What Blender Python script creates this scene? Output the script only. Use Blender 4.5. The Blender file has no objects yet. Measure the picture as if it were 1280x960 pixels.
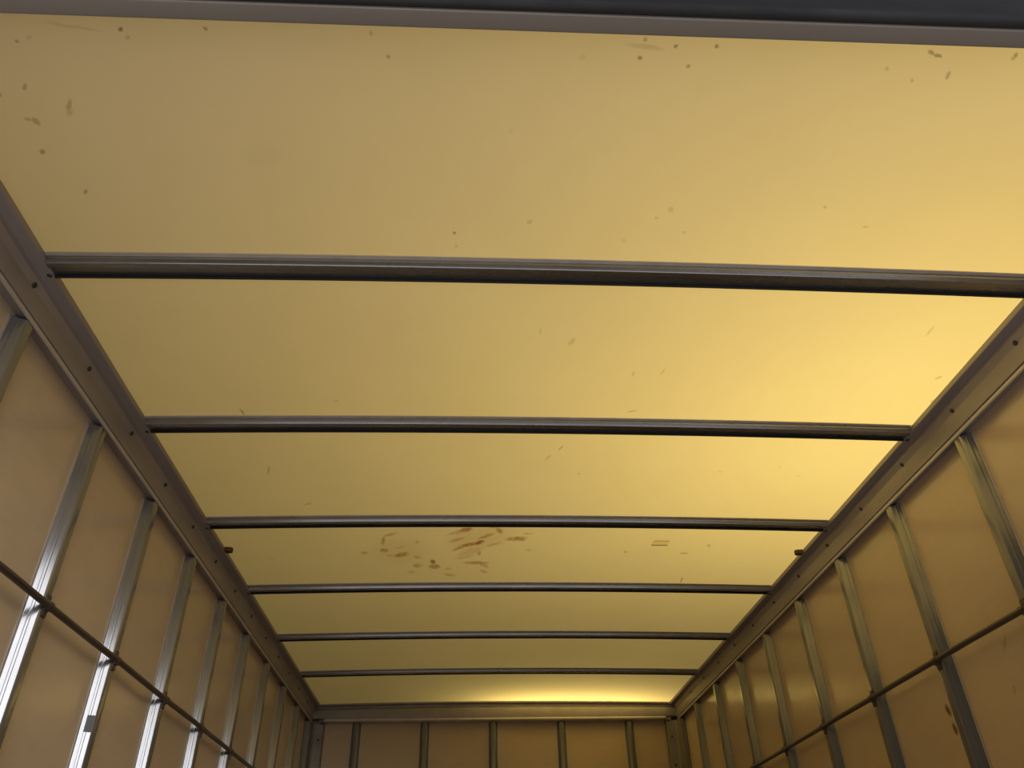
import bpy, math, random
from mathutils import Matrix, Vector

# ------------------------------------------------------------------ camera
CAM_H = 1.05                      # camera height above the load floor
sc = bpy.context.scene
col = sc.collection
def make_camera():
    f, pitch, yaw, roll = 968.56, 0.6193, 0.0656, -0.0237
    F = Vector((math.sin(yaw), math.cos(yaw), 0)); R = Vector((math.cos(yaw), -math.sin(yaw), 0)); U = Vector((0, 0, 1))
    F, U = math.cos(pitch)*F + math.sin(pitch)*U, -math.sin(pitch)*F + math.cos(pitch)*U
    R, U = math.cos(roll)*R + math.sin(roll)*U, -math.sin(roll)*R + math.cos(roll)*U
    cd = bpy.data.cameras.new('camera'); cd.sensor_fit = 'HORIZONTAL'; cd.sensor_width = 36.0
    cd.lens = f/1280*36; cd.clip_start = 0.02; cd.clip_end = 200
    co = bpy.data.objects.new('camera', cd); col.objects.link(co)
    M = Matrix((R, U, -F)).transposed().to_4x4(); M.translation = (-0.1872, 0, CAM_H)
    co.matrix_world = M
    sc.camera = co
make_camera()

# ------------------------------------------------------------------ exposure, world, lamps
vs = sc.view_settings
vs.view_transform = 'Standard'; vs.look = 'None'; vs.gamma = 1; vs.use_curve_mapping = False
vs.exposure = 0.0

def make_world():
    """a dim yard: lit concrete below the horizon, a bright doorway behind and to the right, dark above"""
    w = bpy.data.worlds.new('yard_light'); sc.world = w; w.use_nodes = True
    nt = w.node_tree; N = nt.nodes; L = nt.links; N.clear()
    tc = N.new('ShaderNodeTexCoord')
    dot = N.new('ShaderNodeVectorMath'); dot.operation = 'DOT_PRODUCT'
    dot.inputs[1].default_value = Vector((0.38, -0.88, 0.20)).normalized()
    L.new(tc.outputs['Generated'], dot.inputs[0])
    def ramp(src, a, b, c, d):
        mr = N.new('ShaderNodeMapRange'); mr.interpolation_type = 'SMOOTHSTEP'
        for i, v in enumerate((a, b, c, d)): mr.inputs[i+1].default_value = v
        L.new(src, mr.inputs[0]); return mr.outputs[0]
    sep = N.new('ShaderNodeSeparateXYZ'); L.new(tc.outputs['Generated'], sep.inputs[0])
    door = ramp(dot.outputs['Value'], 0.92, 0.997, 0.0, DOOR_GLOW)
    ground = ramp(sep.outputs[2], -0.70, -0.15, GROUND_GLOW, SKY_GLOW)
    b1 = N.new('ShaderNodeBackground'); b1.inputs[0].default_value = (0.88, 0.90, 1.0, 1); L.new(door, b1.inputs[1])
    b2 = N.new('ShaderNodeBackground'); b2.inputs[0].default_value = (1.0, 0.95, 0.97, 1); L.new(ground, b2.inputs[1])
    ad = N.new('ShaderNodeAddShader'); L.new(b1.outputs[0], ad.inputs[0]); L.new(b2.outputs[0], ad.inputs[1])
    o = N.new('ShaderNodeOutputWorld'); L.new(ad.outputs[0], o.inputs[0])
DOOR_GLOW, GROUND_GLOW, SKY_GLOW = 6.0, 1.12, 0.05
make_world()

def lamp(name, loc, power, radius, color):
    d = bpy.data.lights.new(name, 'POINT'); d.energy = power; d.shadow_soft_size = radius; d.color = color
    o = bpy.data.objects.new(name, d); col.objects.link(o); o.location = loc
# unseen lamps added above the truck: their light comes through the thin fibreglass roof
ROOF = CAM_H + 1.1513
lamp('roof_glow_lamp', (1.12, 1.75, ROOF + 1.38), 182, 0.15, (1.0, 0.93, 0.76))
def strip_light(name, loc, sx, sy, power, color):
    d = bpy.data.lights.new(name, 'AREA'); d.shape = 'RECTANGLE'; d.size = sx; d.size_y = sy; d.energy = power; d.color = color
    o = bpy.data.objects.new(name, d); col.objects.link(o); o.location = loc
strip_light('roof_glow_strip', (0.50, 5.02, ROOF + 0.34), 1.0, 0.06, 12, (1.0, 0.93, 0.74))  # unseen strip light added to brighten the roof by the front wall

# ------------------------------------------------------------------ dimensions (metres; z measured from the floor)
HALF = 1.0541                     # half width between the roof rails
PANEL = 1.1223                    # wall panel plane
ARCH = 0.012                      # crown of the roof
Y_REAR, Y_FRONT = 0.60, 4.99
BOW0, BOW_STEP = 1.172, 0.61
STUD_STEP = 0.4067
def Z(h): return CAM_H + h
def roof_z(x): return ROOF + ARCH*(1-(x/HALF)**2)

# ------------------------------------------------------------------ material helpers
def new_mat(name):
    m = bpy.data.materials.new(name); m.use_nodes = True
    nt = m.node_tree; nt.nodes.clear()
    out = nt.nodes.new('ShaderNodeOutputMaterial')
    return m, nt, nt.nodes, nt.links, out
def noise(nt, scale, detail=4, rough=0.55, stretch=None):
    N, L = nt.nodes, nt.links
    tc = N.new('ShaderNodeTexCoord'); n = N.new('ShaderNodeTexNoise')
    n.inputs['Scale'].default_value = scale; n.inputs['Detail'].default_value = detail; n.inputs['Roughness'].default_value = rough
    if stretch:
        mp = N.new('ShaderNodeMapping'); mp.inputs['Scale'].default_value = stretch
        L.new(tc.outputs['Object'], mp.inputs[0]); L.new(mp.outputs[0], n.inputs['Vector'])
    else: L.new(tc.outputs['Object'], n.inputs['Vector'])
    return n.outputs['Fac']
def rng(nt, src, a, b, c, d):
    m = nt.nodes.new('ShaderNodeMapRange')
    for i, v in enumerate((a, b, c, d)): m.inputs[i+1].default_value = v
    nt.links.new(src, m.inputs[0]); return m.outputs[0]
def mix(nt, fac, c1, c2):
    m = nt.nodes.new('ShaderNodeMix'); m.data_type = 'RGBA'
    if isinstance(fac, float): m.inputs[0].default_value = fac
    else: nt.links.new(fac, m.inputs[0])
    for i, c in ((6, c1), (7, c2)):
        if isinstance(c, tuple): m.inputs[i].default_value = (*c, 1)
        else: nt.links.new(c, m.inputs[i])
    return m.outputs[2]
def bump(nt, h, strength, dist):
    b = nt.nodes.new('ShaderNodeBump'); b.inputs['Strength'].default_value = strength; b.inputs['Distance'].default_value = dist
    nt.links.new(h, b.inputs['Height']); return b.outputs[0]
def stain_mask(nt, stains, swizzle=None):
    """sum of soft rotated ellipses lying at their own places on the sheet"""
    if not stains: return None
    N, L = nt.nodes, nt.links
    tc = N.new('ShaderNodeTexCoord'); src = tc.outputs['Object']
    if swizzle:                                   # (y, z) of a wall -> (x, y)
        sp = N.new('ShaderNodeSeparateXYZ'); cb = N.new('ShaderNodeCombineXYZ')
        L.new(src, sp.inputs[0]); L.new(sp.outputs[1], cb.inputs[0]); L.new(sp.outputs[2], cb.inputs[1]); src = cb.outputs[0]
    else:
        m0 = N.new('ShaderNodeVectorMath'); m0.operation = 'MULTIPLY'; m0.inputs[1].default_value = (1, 1, 0)
        L.new(src, m0.inputs[0]); src = m0.outputs[0]
    n = N.new('ShaderNodeTexNoise'); n.inputs['Scale'].default_value = 90; n.inputs['Detail'].default_value = 3
    L.new(src, n.inputs['Vector'])
    w = N.new('ShaderNodeVectorMath'); w.operation = 'MULTIPLY_ADD'
    k = 0.016 if stains[0][6] else 0.007
    w.inputs[1].default_value = (k, k, 0); w.inputs[2].default_value = (-k/2, -k/2, 0)
    L.new(n.outputs['Color'], w.inputs[0])
    ad = N.new('ShaderNodeVectorMath'); L.new(src, ad.inputs[0]); L.new(w.outputs[0], ad.inputs[1]); src = ad.outputs[0]
    last = None
    for x, y, a, b, ang, st, _ in stains:
        st = min(1, st*(1.1 if _ else 0.85))
        mp = N.new('ShaderNodeMapping'); mp.vector_type = 'TEXTURE'
        mp.inputs['Location'].default_value = (x, y, 0); mp.inputs['Rotation'].default_value = (0, 0, math.radians(ang))
        g = 1.3 if _ else 1.0; mp.inputs['Scale'].default_value = (a*g, b*g, 1)
        if last is None: L.new(src, mp.inputs[0])
        else:                                     # a negligible nudge that keeps the node chain in sequence
            sq = N.new('ShaderNodeVectorMath'); sq.operation = 'MULTIPLY_ADD'; sq.inputs[1].default_value = (1e-6, 1e-6, 0)
            L.new(last, sq.inputs[0]); L.new(src, sq.inputs[2]); L.new(sq.outputs[0], mp.inputs[0])
        ln = N.new('ShaderNodeVectorMath'); ln.operation = 'LENGTH'; L.new(mp.outputs[0], ln.inputs[0])
        f = rng(nt, ln.outputs['Value'], 0.55, 1.15, st, 0.0)
        if last is None: last = f
        else:
            mx = N.new('ShaderNodeMath'); mx.operation = 'MAXIMUM'; L.new(last, mx.inputs[0]); L.new(f, mx.inputs[1]); last = mx.outputs[0]
    return last

ROOF_STAINS = [   # x, y, half length, half width, angle, strength, 0 grey-brown dirt / 1 rust
    (-0.737, 0.688, 0.0046, 0.0035, 134.6, 0.8, 0), (-0.608, 0.683, 0.004, 0.0035, 19.3, 0.6, 0), (-0.903, 0.713, 0.004, 0.0035, 136.1, 0.5, 0),
    (-0.927, 0.794, 0.0087, 0.0035, 122.2, 0.5, 0), (-0.975, 0.811, 0.0056, 0.0035, 133.7, 0.4, 0), (-0.87, 0.828, 0.0159, 0.0046, 120.4, 0.45, 0),
    (-0.874, 0.841, 0.0093, 0.0057, 130.8, 0.3, 0), (-0.938, 0.861, 0.0081, 0.0066, 65.7, 0.45, 0), (-0.949, 0.856, 0.0071, 0.0035, 15.6, 0.4, 0),
    (-0.954, 0.924, 0.0074, 0.0046, 135.8, 0.6, 0), (-0.914, 1.015, 0.0066, 0.0039, 125.8, 0.6, 0), (-0.731, 0.702, 0.004, 0.0035, 133.8, 0.35, 0),
    (-0.882, 0.707, 0.0056, 0.0035, 152.3, 0.2, 0), (-0.81, 0.686, 0.0457, 0.0035, 7.9, 0.18, 0), (0.081, 0.708, 0.0044, 0.0037, 53.7, 0.7, 0),
    (0.084, 0.676, 0.004, 0.0035, 50.2, 0.5, 0), (0.135, 0.686, 0.004, 0.0035, 49.1, 0.7, 0), (0.202, 0.682, 0.004, 0.0035, 46.6, 0.7, 0),
    (0.164, 0.719, 0.004, 0.0035, 67.2, 0.5, 0), (0.087, 0.688, 0.0319, 0.0054, 6.3, 0.22, 0), (0.555, 0.677, 0.0085, 0.0035, 30.6, 0.6, 0),
    (0.568, 0.682, 0.0088, 0.0035, 10.7, 0.7, 0), (0.603, 0.716, 0.0081, 0.0035, 81.6, 0.5, 0), (0.696, 0.675, 0.0052, 0.0035, 73.3, 0.6, 0),
    (0.695, 0.681, 0.0045, 0.0035, 18.0, 0.4, 0), (0.547, 0.729, 0.0054, 0.0035, 42.0, 0.3, 0), (0.496, 0.709, 0.0043, 0.0035, 42.0, 0.3, 0),
    (-0.013, 0.711, 0.0076, 0.0043, 155.9, 0.15, 0), (-0.328, 0.722, 0.004, 0.0035, 45.2, 0.5, 0), (-0.352, 0.682, 0.0053, 0.0035, 97.6, 0.35, 0),
    (-0.224, 1.104, 0.005, 0.0037, 93.3, 0.7, 0), (-0.074, 1.07, 0.0067, 0.0051, 138.5, 0.3, 0), (0.179, 1.051, 0.005, 0.0041, 21.3, 0.25, 0),
    (0.203, 1.027, 0.0085, 0.0061, 65.6, 0.25, 0), (0.055, 1.449, 0.0176, 0.007, 111.1, 0.28, 0), (-0.024, 1.412, 0.0146, 0.0035, 91.2, 0.2, 0),
    (0.227, 1.575, 0.0136, 0.0035, 85.2, 0.3, 0), (0.301, 1.563, 0.0138, 0.0035, 104.8, 0.25, 0), (0.506, 1.008, 0.004, 0.0035, 35.4, 0.4, 0),
    (0.609, 1.056, 0.0067, 0.0035, 2.1, 0.3, 0), (0.124, 1.114, 0.0092, 0.0065, 72.1, 0.15, 0), (0.244, 1.088, 0.0046, 0.0035, 65.7, 0.25, 0),
    (-0.123, 0.855, 0.005, 0.0042, 85.3, 0.12, 0), (-0.566, 0.923, 0.0444, 0.0303, 164.6, 0.05, 0), (0.903, 1.376, 0.0224, 0.0041, 93.5, 0.25, 0),
    (1.018, 1.558, 0.0119, 0.0048, 117.5, 0.4, 0), (1.057, 1.667, 0.0111, 0.0057, 52.1, 0.35, 0), (0.841, 2.09, 0.008, 0.0049, 12.8, 0.2, 0),
    (0.588, 2.074, 0.0077, 0.0049, 10.0, 0.2, 0), (0.764, 2.035, 0.008, 0.0046, 61.5, 0.2, 0), (0.079, 1.948, 0.0176, 0.0035, 111.1, 0.45, 0),
    (0.047, 2.004, 0.0226, 0.0035, 109.2, 0.4, 0), (0.152, 2.101, 0.0062, 0.0049, 72.5, 0.35, 0), (0.4, 2.694, 0.0135, 0.0053, 78.4, 0.5, 0),
    (0.622, 2.7, 0.0184, 0.0089, 3.6, 0.45, 0), (0.697, 2.627, 0.0163, 0.0063, 72.7, 0.4, 0), (0.254, 1.748, 0.0173, 0.004, 159.9, 0.35, 0),
    (-0.796, 1.764, 0.0155, 0.0037, 79.7, 0.6, 0), (-0.79, 2.082, 0.03, 0.0035, 105.9, 0.4, 0), (-0.71, 2.309, 0.0181, 0.0058, 152.0, 0.4, 0),
    (0.674, 2.965, 0.0325, 0.0041, 83.7, 0.6, 0), (-0.221, 1.141, 0.004, 0.0035, 176.0, 0.3, 0), (-0.541, 1.712, 0.0091, 0.0035, 158.4, 0.3, 0),
    (-0.913, 2.755, 0.0119, 0.0073, 172.2, 0.15, 0), (-0.491, 2.601, 0.0341, 0.0057, 98.4, 0.6, 1), (-0.464, 2.55, 0.0257, 0.0081, 150.4, 0.45, 1),
    (-0.495, 2.686, 0.0162, 0.0143, 114.8, 0.6, 1), (-0.433, 2.726, 0.0275, 0.0158, 142.4, 0.7, 1), (-0.57, 2.705, 0.0119, 0.01, 162.7, 0.45, 1),
    (-0.478, 2.734, 0.0119, 0.0096, 170.7, 0.4, 1), (-0.435, 2.657, 0.0196, 0.0088, 150.3, 0.3, 1), (-0.372, 2.614, 0.0111, 0.0057, 93.9, 0.45, 1),
    (-0.378, 2.748, 0.014, 0.0102, 55.2, 0.5, 1), (-0.379, 2.829, 0.0173, 0.0151, 102.6, 0.5, 1), (-0.32, 2.793, 0.0178, 0.0086, 84.9, 0.9, 1),
    (-0.316, 2.84, 0.019, 0.0182, 115.5, 0.7, 1), (-0.264, 2.86, 0.012, 0.0092, 92.5, 0.3, 1), (-0.259, 2.925, 0.0208, 0.0097, 31.3, 0.4, 1),
    (-0.407, 2.893, 0.0155, 0.0121, 174.6, 0.25, 1), (-0.197, 2.511, 0.0228, 0.014, 136.4, 0.85, 1), (-0.217, 2.525, 0.0452, 0.0114, 145.4, 0.4, 1),
    (-0.226, 2.592, 0.0302, 0.0105, 142.7, 0.5, 1), (-0.079, 2.517, 0.0205, 0.0094, 73.6, 0.7, 1), (-0.097, 2.491, 0.0167, 0.0084, 179.9, 0.5, 1),
    (-0.126, 2.564, 0.0343, 0.01, 138.3, 0.6, 1), (-0.217, 2.662, 0.0351, 0.0096, 131.6, 0.6, 1), (-0.185, 2.637, 0.0284, 0.0129, 150.9, 0.85, 1),
    (-0.148, 2.619, 0.0223, 0.0108, 128.9, 0.9, 1), (-0.095, 2.633, 0.0296, 0.0087, 145.4, 0.45, 1), (-0.016, 2.584, 0.0316, 0.0151, 171.4, 0.7, 1),
    (0.004, 2.594, 0.0116, 0.0096, 6.5, 0.6, 1), (-0.146, 2.713, 0.0191, 0.0065, 88.9, 0.5, 1), (-0.157, 2.804, 0.0396, 0.0124, 179.8, 0.6, 1),
    (-0.126, 2.827, 0.0238, 0.0091, 59.3, 0.5, 1), (0.037, 2.682, 0.0104, 0.008, 4.8, 0.35, 1), (0.024, 2.542, 0.0142, 0.0067, 0.4, 0.35, 1),
    (-0.127, 2.892, 0.0179, 0.008, 55.6, 0.35, 1), (-0.146, 2.578, 0.1048, 0.0738, 143.7, 0.16, 1), (-0.437, 2.693, 0.1, 0.0868, 107.1, 0.1, 1),
    (-0.173, 2.691, 0.0525, 0.0226, 131.8, 0.25, 1), (-0.202, 2.751, 0.0325, 0.0104, 153.3, 0.25, 1),
]
WALL_STAINS = [(2.166, Z(0.478), 0.019, 0.010, 70, 1, 0), (2.162, Z(0.430), 0.017, 0.010, 80, 1, 0),
               (1.84, Z(0.559), 0.020, 0.007, 130, 0.25, 0), (1.868, Z(0.4575), 0.014, 0.006, 110, 0.2, 0)]

def roof_material(stains):
    m, nt, N, L, out = new_mat('fibreglass_roof')
    broad = rng(nt, noise(nt, 2.3, 5, 0.6), 0.3, 0.7, 0.0, 1.0)
    fine = rng(nt, noise(nt, 45, 3, 0.6, (1, 0.25, 1)), 0.35, 0.65, 0.0, 1.0)
    dirt = stain_mask(nt, [s for s in stains if s[6] == 0])
    rust = stain_mask(nt, [s for s in stains if s[6] == 1])
    if rust:                                      # flaky, broken-up edges
        mu = N.new('ShaderNodeMath'); mu.operation = 'MULTIPLY'
        L.new(rust, mu.inputs[0]); L.new(rng(nt, noise(nt, 75, 4, 0.7, (0.7, 1.4, 1)), 0.34, 0.50, 0.30, 1.0), mu.inputs[1]); rust = mu.outputs[0]
    def tint(base, worn, dirty, rusty):
        c = mix(nt, broad, base, worn)
        c = mix(nt, rng(nt, fine, 0, 1, 0.0, 0.05), c, tuple(v*0.8 for v in base))
        if dirt: c = mix(nt, dirt, c, dirty)
        return mix(nt, rust, c, rusty) if rust else c
    d = N.new('ShaderNodeBsdfDiffuse'); L.new(tint((0.64, 0.505, 0.37), (0.60, 0.47, 0.34), (0.10, 0.07, 0.04), (0.26, 0.11, 0.025)), d.inputs[0])
    t = N.new('ShaderNodeBsdfTranslucent'); L.new(tint((0.80, 0.60, 0.19), (0.77, 0.575, 0.18), (0.14, 0.09, 0.03), (0.34, 0.13, 0.015)), t.inputs[0])
    g = N.new('ShaderNodeBsdfGlossy'); g.inputs['Roughness'].default_value = 0.35; g.inputs[0].default_value = (0.8, 0.8, 0.8, 1)
    m1 = N.new('ShaderNodeMixShader'); m1.inputs[0].default_value = 0.5; L.new(d.outputs[0], m1.inputs[1]); L.new(t.outputs[0], m1.inputs[2])
    m2 = N.new('ShaderNodeMixShader'); m2.inputs[0].default_value = 0.03; L.new(m1.outputs[0], m2.inputs[1]); L.new(g.outputs[0], m2.inputs[2])
    L.new(m2.outputs[0], out.inputs[0]); return m

def panel_material(name, base, stains=None, rough=0.15):
    m, nt, N, L, out = new_mat(name)
    p = N.new('ShaderNodeBsdfPrincipled')
    broad = rng(nt, noise(nt, 1.7, 4, 0.6, (1, 1, 2.2)), 0.3, 0.7, 0, 1)
    c = mix(nt, broad, base, tuple(v*0.88 for v in base))
    grain = rng(nt, noise(nt, 60, 4, 0.6, (0.15, 0.15, 1)), 0.3, 0.7, 0, 0.10)
    c = mix(nt, grain, c, tuple(v*0.6 for v in base))
    if stains: c = mix(nt, stain_mask(nt, stains, True), c, (0.10, 0.06, 0.02))
    L.new(c, p.inputs['Base Color'])
    L.new(rng(nt, noise(nt, 5, 4), 0.3, 0.7, rough, rough+0.06), p.inputs['Roughness'])
    p.inputs['IOR'].default_value = 1.5
    L.new(bump(nt, noise(nt, 6, 2), 0.05, 0.01), p.inputs['Normal'])
    L.new(p.outputs[0], out.inputs[0]); return m

def metal_material(name, base, metallic, r0, r1, stretch=None, spangle=0.12):
    m, nt, N, L, out = new_mat(name)
    p = N.new('ShaderNodeBsdfPrincipled')
    v = N.new('ShaderNodeTexVoronoi'); v.inputs['Scale'].default_value = 110
    tc = N.new('ShaderNodeTexCoord'); L.new(tc.outputs['Object'], v.inputs['Vector'])
    sp = N.new('ShaderNodeSeparateColor'); L.new(v.outputs['Color'], sp.inputs[0])
    c = mix(nt, rng(nt, sp.outputs[0], 0, 1, 0, spangle), base, tuple(x*0.45 for x in base))
    c = mix(nt, rng(nt, noise(nt, 9, 5, 0.65, stretch), 0.35, 0.75, 0, 0.45), c, tuple(x*0.55 for x in base))
    L.new(c, p.inputs['Base Color']); p.inputs['Metallic'].default_value = metallic
    L.new(rng(nt, noise(nt, 18, 4, 0.6, stretch), 0.3, 0.7, r0, r1), p.inputs['Roughness'])
    L.new(p.outputs[0], out.inputs[0]); return m

M_WALL = panel_material('tan_wall_panel', (0.60, 0.465, 0.30))
M_WALL_STAINED = panel_material('tan_wall_panel_marked', (0.60, 0.465, 0.30), WALL_STAINS)
M_FLOOR = panel_material('worn_floor_boards', (0.46, 0.37, 0.25), rough=0.6)
M_GALV = metal_material('galvanized_steel', (0.27, 0.265, 0.25), 0.65, 0.14, 0.22, (1, 1, 0.2), 0.08)
M_BOW = metal_material('galvanized_bow_steel', (0.33, 0.33, 0.33), 0.9, 0.22, 0.32, (0.2, 1, 1))
M_RAIL = metal_material('mill_aluminium', (0.33, 0.29, 0.27), 0.3, 0.38, 0.55, (1, 0.15, 1), 0.05)
M_HEADER = metal_material('header_aluminium', (0.215, 0.19, 0.16), 0.3, 0.45, 0.6, (0.15, 1, 1), 0.05)
M_LIP = metal_material('lit_edge_metal', (0.55, 0.50, 0.44), 0.3, 0.35, 0.5, (1, 0.15, 1), 0.05)  # light caught by lips and flanges is put into this paler base
M_TUBE = metal_material('dull_steel_tube', (0.12, 0.098, 0.082), 0.7, 0.35, 0.5, (1, 0.2, 1), 0.05)
M_DARK = metal_material('dark_rivet_steel', (0.045, 0.04, 0.035), 0.3, 0.5, 0.7)
M_BLACK = metal_material('black_seal_and_strip', (0.009, 0.0085, 0.008), 0.0, 0.6, 0.8, (0.3, 1, 1), 0.2)
M_REFLECTION = metal_material('grey_reflection', (0.14, 0.145, 0.14), 0.0, 0.6, 0.75)  # flat grey painted in for a reflection on one stud
M_PAPER = metal_material('faded_paper', (0.55, 0.43, 0.24), 0.0, 0.6, 0.7)
M_RUST = metal_material('rusty_clip_steel', (0.13, 0.075, 0.03), 0.3, 0.55, 0.8)

# ------------------------------------------------------------------ mesh helpers
def link_mesh(name, verts, faces, mat, parent=None, smooth=True, angle=32):
    me = bpy.data.meshes.new(name); me.from_pydata([tuple(v) for v in verts], [], faces); me.update()
    import bmesh
    bm = bmesh.new(); bm.from_mesh(me); bmesh.ops.recalc_face_normals(bm, faces=bm.faces); bm.to_mesh(me); bm.free()
    if smooth:
        for p in me.polygons: p.use_smooth = True
        me.set_sharp_from_angle(angle=math.radians(angle))
    me.materials.append(mat)
    o = bpy.data.objects.new(name, me); col.objects.link(o)
    if parent: o.parent = parent
    return o
def fillet(pts, r, n=3):
    """round the corners of an open polyline"""
    out = [Vector(pts[0])]
    for i in range(1, len(pts)-1):
        p, a, b = Vector(pts[i]), Vector(pts[i-1]), Vector(pts[i+1])
        k = min(r, (a-p).length*0.45, (b-p).length*0.45)
        s, e = p+(a-p).normalized()*k, p+(b-p).normalized()*k
        for j in range(n+1):
            t = j/n; out.append(s*(1-t)**2 + p*2*t*(1-t) + e*t*t)
    out.append(Vector(pts[-1])); return [tuple(v) for v in out]
def sweep(profile, stations):
    """closed 2D profile swept through placing functions, capped at both ends"""
    n = len(profile); V = []; Fc = []
    for s in stations: V += [s(a, b) for a, b in profile]
    for i in range(len(stations)-1):
        for j in range(n):
            k = (j+1) % n; Fc.append((i*n+j, i*n+k, (i+1)*n+k, (i+1)*n+j))
    Fc.append(tuple(range(n))); Fc.append(tuple(range((len(stations)-1)*n, len(stations)*n)))
    return V, Fc
def box(x0, x1, y0, y1, z0, z1):
    V = [(x, y, z) for x in (x0, x1) for y in (y0, y1) for z in (z0, z1)]
    return V, [(0, 1, 3, 2), (4, 6, 7, 5), (0, 4, 5, 1), (2, 3, 7, 6), (0, 2, 6, 4), (1, 5, 7, 3)]
def join(parts):
    V, Fc = [], []
    for v, f in parts:
        o = len(V); V += v; Fc += [tuple(i+o for i in q) for q in f]
    return V, Fc
def dome(center, normal, r, h, seg=10):
    """low domed rivet head"""
    n = Vector(normal).normalized(); t = n.orthogonal().normalized(); b = n.cross(t); c = Vector(center)
    V, Fc = [], []; rings = ((1.0, -0.15), (1.0, 0.25), (0.8, 0.7), (0.4, 0.95))
    for k, hh in rings:
        for i in range(seg):
            a = 2*math.pi*i/seg; V.append(tuple(c + t*math.cos(a)*r*k + b*math.sin(a)*r*k + n*h*hh))
    for i in range(len(rings)-1):
        for j in range(seg):
            k = (j+1) % seg; Fc.append((i*seg+j, i*seg+k, (i+1)*seg+k, (i+1)*seg+j))
    Fc.append(tuple(range(seg))[::-1]); Fc.append(tuple(range((len(rings)-1)*seg, len(rings)*seg)))
    return V, Fc
def tag(o, label, cat, group=None):
    o['label'] = label; o['category'] = cat
    if group: o['group'] = group
    return o
def structure(o): o['kind'] = 'structure'; return o
def empty(name, loc):
    o = bpy.data.objects.new(name, None); o.empty_display_size = 0.1; col.objects.link(o); o.location = loc; return o
def kid(name, vf, mat, root, **kw):
    """a part built in world coordinates, then moved into its thing's frame"""
    o = link_mesh(name, vf[0], vf[1], mat, **kw)
    o.data.transform(Matrix.Translation(-root.location)); o.parent = root
    return o

# ------------------------------------------------------------------ structure
def build_shell():
    nx = 28
    ys = [Y_REAR-0.02] + [BOW0+0.03+BOW_STEP*i for i in range(6)] + [Y_FRONT+0.03]; ny = len(ys)-1
    V = [(x, y, roof_z(x)) for y in ys for x in [-1.13+2.26*i/nx for i in range(nx+1)]]
    Fc = [(j*(nx+1)+i, j*(nx+1)+i+1, (j+1)*(nx+1)+i+1, (j+1)*(nx+1)+i) for j in range(ny) for i in range(nx)]
    bays = [roof_material([s for s in ROOF_STAINS if ys[j] < s[1] <= ys[j+1]]) for j in range(ny)]   # same sheet, each bay with its own marks
    roof = structure(link_mesh('ceiling', V, Fc, bays[0]))
    for m in bays[1:]: roof.data.materials.append(m)
    for p in roof.data.polygons:
        y = sum(roof.data.vertices[v].co.y for v in p.vertices)/4
        p.material_index = max(j for j in range(ny) if ys[j] < y)
    top = ROOF-0.0025
    structure(link_mesh('wall_left', *box(-PANEL-0.02, -PANEL, Y_REAR, Y_FRONT+0.02, 0, top), M_WALL, smooth=False))
    structure(link_mesh('wall_right', *box(PANEL, PANEL+0.02, Y_REAR, Y_FRONT+0.02, 0, top), M_WALL_STAINED, smooth=False))
    structure(link_mesh('wall_front', *box(-PANEL, PANEL, Y_FRONT, Y_FRONT+0.02, 0, top), M_WALL, smooth=False))
    structure(link_mesh('floor', *box(-PANEL-0.02, PANEL+0.02, Y_REAR-0.05, Y_FRONT+0.02, -0.04, 0), M_FLOOR, smooth=False))
build_shell()

# ------------------------------------------------------------------ rear door header above the camera
def build_header():
    r = empty('door_header', (0, 0.61, Z(1.085)))
    tilt = lambda x: -0.0045*(x+0.3)
    n = 16; xs = [-PANEL-0.02+(2*PANEL+0.04)*i/n for i in range(n+1)]
    hz = lambda x: roof_z(x)-ROOF
    prof = fillet([(0.601, 0.10), (0.601, 0.002), (0.629, 0.0), (0.631, 0.10)], 0.003)
    kid('channel', sweep(prof, [(lambda a, b, x=x: (x, a+tilt(x), Z(1.09)+b*(0.062+hz(x))*10)) for x in xs]), M_HEADER, r)
    prof = fillet([(0.585, 0.13), (0.585, 0.012), (0.590, 0.004), (0.6005, 0.003), (0.6005, 0.13)], 0.004)
    kid('rubber_seal', sweep(prof, [(lambda a, b, x=x: (x, a+tilt(x), Z(1.09)+b)) for x in xs]), M_BLACK, r)['label'] = 'black rubber seal along the outer face'
    tag(r, 'grey door header channel with black rubber seal across the top of the opening', 'header')
build_header()

# ------------------------------------------------------------------ rails along the top of the walls
RAIL_TOP = [(1.121, 1.1506), (1.0541, 1.1500), (1.0541, 1.1350), (1.0565, 1.1338), (1.0805, 1.1335), (1.0810, 1.1215), (1.0885, 1.1060),
            (1.0875, 1.0590), (1.1000, 1.0585), (1.121, 1.0580)]
RAIL_LIP = [(1.0990, 1.0570), (1.0905, 1.0565), (1.0890, 1.0550), (1.0900, 1.0475), (1.0915, 1.0465), (1.0945, 1.0467), (1.0945, 1.0535), (1.0990, 1.0540)]
def build_side_rail(s, name_label, bow_bolts, low_bolts):
    r = empty('roof_rail', (s*1.09, Y_REAR, Z(1.0)))
    ys = (Y_REAR+0.035, 4.9235)
    kid('fascia', sweep(fillet(RAIL_TOP, 0.002, 2), [(lambda a, b, y=y: (s*a, y, Z(b))) for y in ys]), M_RAIL, r)
    kid('lower_lip', sweep(fillet(RAIL_LIP, 0.001, 2), [(lambda a, b, y=y: (s*a, y, Z(b))) for y in ys]), M_LIP, r)['label'] = 'paler lip along the lower edge of the rail'
    for y in bow_bolts: kid('rivet', dome((s*1.0615, y, Z(1.1337)), (0, 0, -1), 0.0055, 0.003), M_DARK, r)
    for y in low_bolts: kid('rivet', dome((s*1.0862, y, Z(1.110)), (-s, 0, -0.4), 0.0065, 0.0035), M_DARK, r)
    tag(r, name_label, 'rail')
    return r
bow_y = [BOW0+0.052+BOW_STEP*i for i in range(6)]
low_y = [0.94+0.2885*i for i in range(14)]
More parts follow.
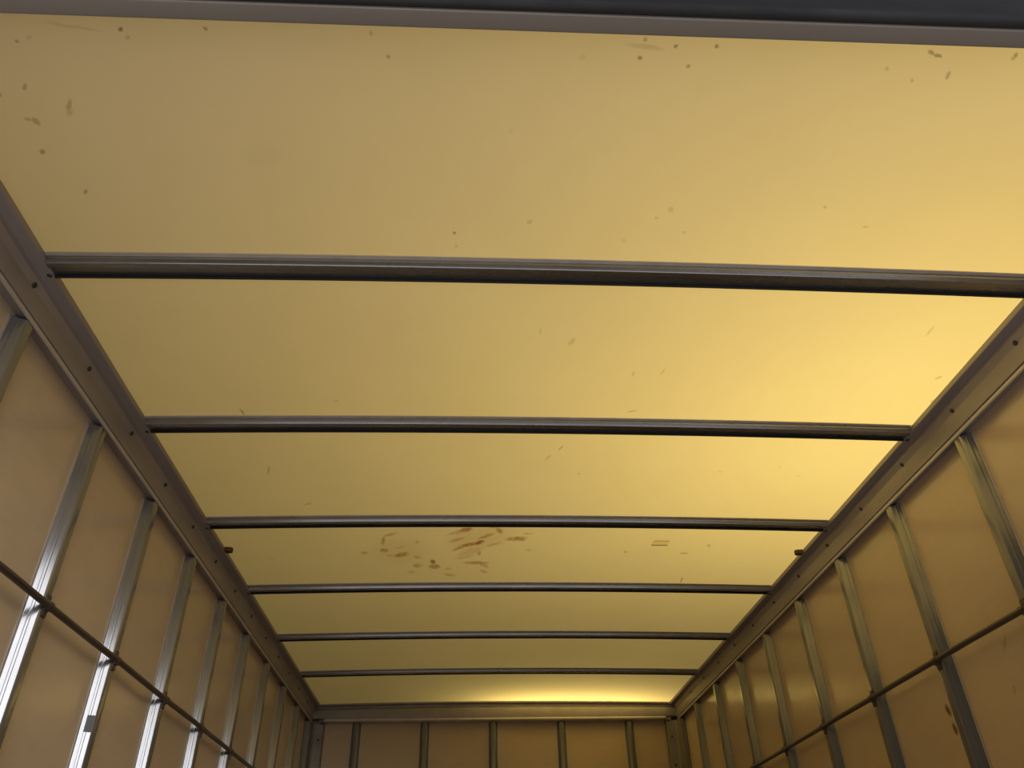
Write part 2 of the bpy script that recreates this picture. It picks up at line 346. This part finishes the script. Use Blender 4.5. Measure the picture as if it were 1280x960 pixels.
build_side_rail(-1, 'long grey metal roof rail along the top of the left wall', bow_y, low_y)
build_side_rail(1, 'long grey metal roof rail along the top of the right wall', bow_y, [y+0.13 for y in low_y[:13]])

def build_front_rail():
    r = empty('roof_rail', (0, 4.96, Z(1.05)))
    n = 20; xs = [-1.118+2.236*i/n for i in range(n+1)]
    d = lambda x: roof_z(x)-ROOF
    prof = fillet([(4.985, 1.1500), (4.925, 1.1500), (4.926, 1.1410), (4.950, 1.1400), (4.952, 1.1270), (4.931, 1.1190), (4.930, 1.0700), (4.985, 1.0690)], 0.0025, 2)
    kid('fascia', sweep(prof, [(lambda a, b, x=x: (x, a, Z(b)+d(x)*(b-1.069)/0.081)) for x in xs]), M_RAIL, r)
    prof = fillet([(4.985, 1.0685), (4.926, 1.0685), (4.923, 1.0650), (4.923, 1.0560), (4.927, 1.0520), (4.985, 1.0520)], 0.002, 2)
    kid('lower_lip', sweep(prof, [(lambda a, b, x=x: (x, a, Z(b))) for x in (-1.02, 1.02)]), M_LIP, r)['label'] = 'paler lip along the lower edge of the rail'
    tag(r, 'short grey metal roof rail across the top of the front wall', 'rail')
build_front_rail()

# ------------------------------------------------------------------ corner posts
def build_corner(s, label):
    r = empty('corner_post', (s*1.10, 4.96, 0))
    top = Z(1.0675)
    P = [(1.120, 4.988), (1.022, 4.988), (1.024, 4.945), (1.074, 4.936), (1.083, 4.925), (1.088, 4.870), (1.120, 4.868)]
    kid('post', sweep(fillet(P, 0.004, 3), [(lambda a, b, z=z: (s*a, b, z)) for z in (0.0, Z(1.046))]), M_HEADER, r)
    Q = [(1.0540, 4.988), (1.0215, 4.988), (1.0225, 4.937), (1.0540, 4.9365)]
    kid('gusset', sweep(Q, [(lambda a, b, z=z: (s*a, b, z)) for z in (Z(1.0461), top)]), M_HEADER, r)
    for x, z in ((1.036, 1.045), (1.046, 0.955), (1.046, 0.80)):
        kid('rivet', dome((s*x, 4.938 if z > 1 else 4.9405, Z(z)), (0, -1, 0), 0.0065, 0.003), M_DARK, r)
    tag(r, label, 'post')
build_corner(-1, 'grey angle post in the corner of the left and front walls')
build_corner(1, 'grey angle post in the corner of the right and front walls')

# ------------------------------------------------------------------ roof bows
BOW_TOP = [(0.006, 0.0003), (0.0086, 0.0028), (0.0084, 0.0036), (0.0081, 0.0085), (0.0128, 0.0182), (0.0153, 0.0193), (0.0295, 0.0192), (0.0320, 0.0105),
           (0.0570, 0.0105), (0.0570, 0.0003)]
BOW_EDGE = [(0.0545, 0.0106), (0.0550, 0.0165), (0.0570, 0.0176), (0.0600, 0.0174), (0.0608, 0.0160), (0.0608, 0.0003), (0.0571, 0.0003), (0.0571, 0.0106)]  # narrow black strip along each bow's far edge
BOW_FLANGE = [(-0.0005, 0.0003), (0.0, 0.0024), (0.0085, 0.0026), (0.0085, 0.0003)]
bow_places = ['nearest the door header', 'second from the door header', 'just before the rust-stained bay',
              'just behind the rust-stained bay', 'next to last before the front wall', 'closest to the front wall']
def build_bow():
    r = empty('roof_bow', (0, 0, 0))
    n = 26; xs = [-1.0535+2.107*i/n for i in range(n+1)]
    st = [(lambda a, b, x=x: (x, a, roof_z(x)-b)) for x in xs]
    kid('channel', sweep(fillet(BOW_TOP, 0.0022, 3), st), M_BOW, r)
    kid('flange', sweep(BOW_FLANGE, st), M_LIP, r)['label'] = 'thin pale flange flat against the roof'
    kid('black_edge_strip', sweep(BOW_EDGE, st), M_BLACK, r)['label'] = 'thin black strip along the far edge'
    return r
def copy_tree(o, parent=None):
    c = o.copy(); col.objects.link(c)
    if parent: c.parent = parent
    for ch in list(o.children): copy_tree(ch, c)
    return c
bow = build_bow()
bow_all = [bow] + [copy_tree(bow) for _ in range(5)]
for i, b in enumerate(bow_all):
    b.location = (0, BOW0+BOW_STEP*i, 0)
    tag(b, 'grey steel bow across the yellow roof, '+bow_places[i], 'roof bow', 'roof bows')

# ------------------------------------------------------------------ wall studs
STUD = [(0.0062, 0.0003), (0.0066, 0.0022), (0.0108, 0.0102), (0.0109, 0.0112), (0.0128, 0.0156), (0.0137, 0.0163), (0.0190, 0.0288),
        (0.0460, 0.0288), (0.0584, 0.0022), (0.0588, 0.0003)]
STUD_P = fillet(STUD, 0.0045, 4)
def build_stud(place, z0, z1):
    """hat section standing off the panel with a flat flange down each side"""
    r = empty('wall_stud', (0, 0, 0))
    kid('channel', sweep(STUD_P, [(lambda a, b, z=z: place(a, b, z)) for z in (z0, z1)]), M_GALV, r)
    for a0, a1 in ((-0.0012, 0.0060), (0.0590, 0.0662)):
        P = [(a0, 0.0003), (a0, 0.0020), (a1, 0.0022), (a1, 0.0003)]
        kid('flange', sweep(P, [(lambda a, b, z=z: place(a, b, z)) for z in (z0, z1)]), M_LIP, r)
    return r
far = ['second', 'third', 'fourth', 'fifth', 'sixth', 'seventh', 'eighth']
def place_stud(proto, first, loc, label, group):
    o = proto if first else copy_tree(proto)
    o.location = loc
    tag(o, label, 'wall stud', group)
    return o
proto = build_stud(lambda a, b, z: (b, a, z), 0.0005, Z(1.046))
left_studs = []
for k in range(0, 9):
    where = 'nearest the door, at the left edge of the photo' if k == 0 else 'closest to the front corner' if k == 8 else \
            'with a grey patch for a reflection, third from the door' if k == 2 else far[k-1] + ' from the door'
    left_studs.append(place_stud(proto, k == 0, (-PANEL, 1.6511+(k-1)*STUD_STEP, 0), 'galvanized stud on left wall, '+where, 'left wall studs'))
proto = build_stud(lambda a, b, z: (-b, a, z), 0.0005, Z(1.046))
for k in range(1, 9):
    where = 'nearest the door, at the right edge of the photo' if k == 1 else 'closest to the front corner' if k == 8 else \
            'beside two brown spots, second from the door' if k == 2 else far[k-2] + ' from the door'
    place_stud(proto, k == 1, (PANEL, 1.6511+(k-1)*STUD_STEP, 0), 'galvanized stud on right wall, '+where, 'right wall studs')
proto = build_stud(lambda a, b, z: (a-0.0325, -b, z), 0.0005, Z(1.0515))
for k, x in enumerate((-0.835, -0.430, -0.022, 0.389, 0.802)):
    place_stud(proto, k == 0, (x, Y_FRONT, 0), 'galvanized stud on front wall, ' +
               ('leftmost', 'second from left', 'in the middle', 'second from right', 'rightmost')[k], 'front wall studs')

# grey patch imitating a reflection across the sloped web of one left stud
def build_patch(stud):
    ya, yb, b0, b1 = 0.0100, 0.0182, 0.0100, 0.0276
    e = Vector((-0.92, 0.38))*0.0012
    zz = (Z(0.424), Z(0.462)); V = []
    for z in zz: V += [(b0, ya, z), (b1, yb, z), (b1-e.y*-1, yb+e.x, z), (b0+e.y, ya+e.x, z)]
    o = link_mesh('reflection_patch', V, [(0, 1, 2, 3), (4, 5, 6, 7), (0, 1, 5, 4), (1, 2, 6, 5), (2, 3, 7, 6), (3, 0, 4, 7)], M_REFLECTION, smooth=False)
    o.parent = stud; o['label'] = 'square of dull grey standing in for a reflection'
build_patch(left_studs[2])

# ------------------------------------------------------------------ tie rails (round tubes) along both side walls
def build_tie_rail(s, z, label, y0):
    r = empty('tie_rail', (s*1.0855, y0, Z(z)))
    y1 = 4.865; rad = 0.0075; n = 12
    circ = [(math.cos(2*math.pi*i/n)*rad, math.sin(2*math.pi*i/n)*rad) for i in range(n)]
    ys = [y0+(y1-y0)*i/20 for i in range(21)]
    random.seed(3 if s < 0 else 4)
    wob = [random.uniform(-0.0012, 0.0012) for _ in ys]
    kid('tube', sweep(circ, [(lambda a, b, y=y, w=w: (s*1.0855+a, y, Z(z)+b+w)) for y, w in zip(ys, wob)]), M_TUBE, r)
    for k in range(0 if s < 0 else 1, 9):
        y = 1.6511+(k-1)*STUD_STEP+0.0325
        # saddle strap wrapped round the tube with a foot above and below
        pr = [(1.0932, 0.024), (1.0905, 0.024), (1.0895, 0.0105), (1.0855, 0.0098), (1.0790, 0.0070), (1.0765, 0.0), (1.0790, -0.0070), (1.0855, -0.0098), (1.0895, -0.0105),
              (1.0905, -0.024), (1.0932, -0.024)]
        kid('saddle_clip', sweep(pr, [(lambda a, b, yy=yy: (s*a, yy, Z(z)+b)) for yy in (y-0.009, y+0.009)]), M_TUBE, r)
    tag(r, label, 'tie rail')
build_tie_rail(-1, 0.5984, 'thin round steel tie rail running along the left wall studs', 0.66)
build_tie_rail(1, 0.5881, 'thin round steel tie rail running along the right wall studs', 0.66)

# ------------------------------------------------------------------ small things on the roof
def build_clip(s, y, label):
    r = empty('edge_clip', (s*1.045, y, roof_z(1.045)))
    zt = roof_z(1.04)-0.0004
    pts = [(1.0538, -0.013), (1.033, -0.010), (1.027, -0.003), (1.029, 0.008), (1.036, 0.013), (1.0538, 0.012)]
    kid('plate', sweep(pts, [(lambda a, b, z=z: (s*a, y+b, z)) for z in (zt, zt-0.014)]), M_RUST, r, smooth=False)
    kid('screw', dome((s*1.041, y, zt-0.014), (0, 0, -1), 0.005, 0.004), M_DARK, r)
    tag(r, label, 'clip')
build_clip(-1, 2.648, 'small rusty clip poking out of the left roof rail onto the roof')
build_clip(1, 2.655, 'small rusty clip poking out of the right roof rail onto the roof')

def build_sticker():
    m, nt, N, L, out = new_mat('faded_paper')
    d = N.new('ShaderNodeBsdfDiffuse'); d.inputs[0].default_value = (0.62, 0.52, 0.36, 1)
    t = N.new('ShaderNodeBsdfTranslucent'); t.inputs[0].default_value = (0.93, 0.88, 0.78, 1)
    mx = N.new('ShaderNodeMixShader'); mx.inputs[0].default_value = 0.92
    L.new(d.outputs[0], mx.inputs[1]); L.new(t.outputs[0], mx.inputs[2]); L.new(mx.outputs[0], out.inputs[0])
    r = empty('paper_sticker', (0.514, 2.609, roof_z(0.514)-0.0012))
    sl = lambda x: roof_z(x)-0.0008
    kid('sheet', ([(x, y, sl(x)) for x, y in ((0.484, 2.589), (0.544, 2.589), (0.544, 2.629), (0.484, 2.629))], [(0, 1, 2, 3)]), m, r, smooth=False)
    for ya, yb in ((2.588, 2.590), (2.626, 2.631)):
        kid('edge_tape', box(0.484, 0.544, ya, yb, sl(.514)-0.0008, sl(.514)), M_PAPER, r, smooth=False)
    tag(r, 'small blank rectangular sticker on the yellow roof right of the rust stains', 'sticker')
build_sticker()
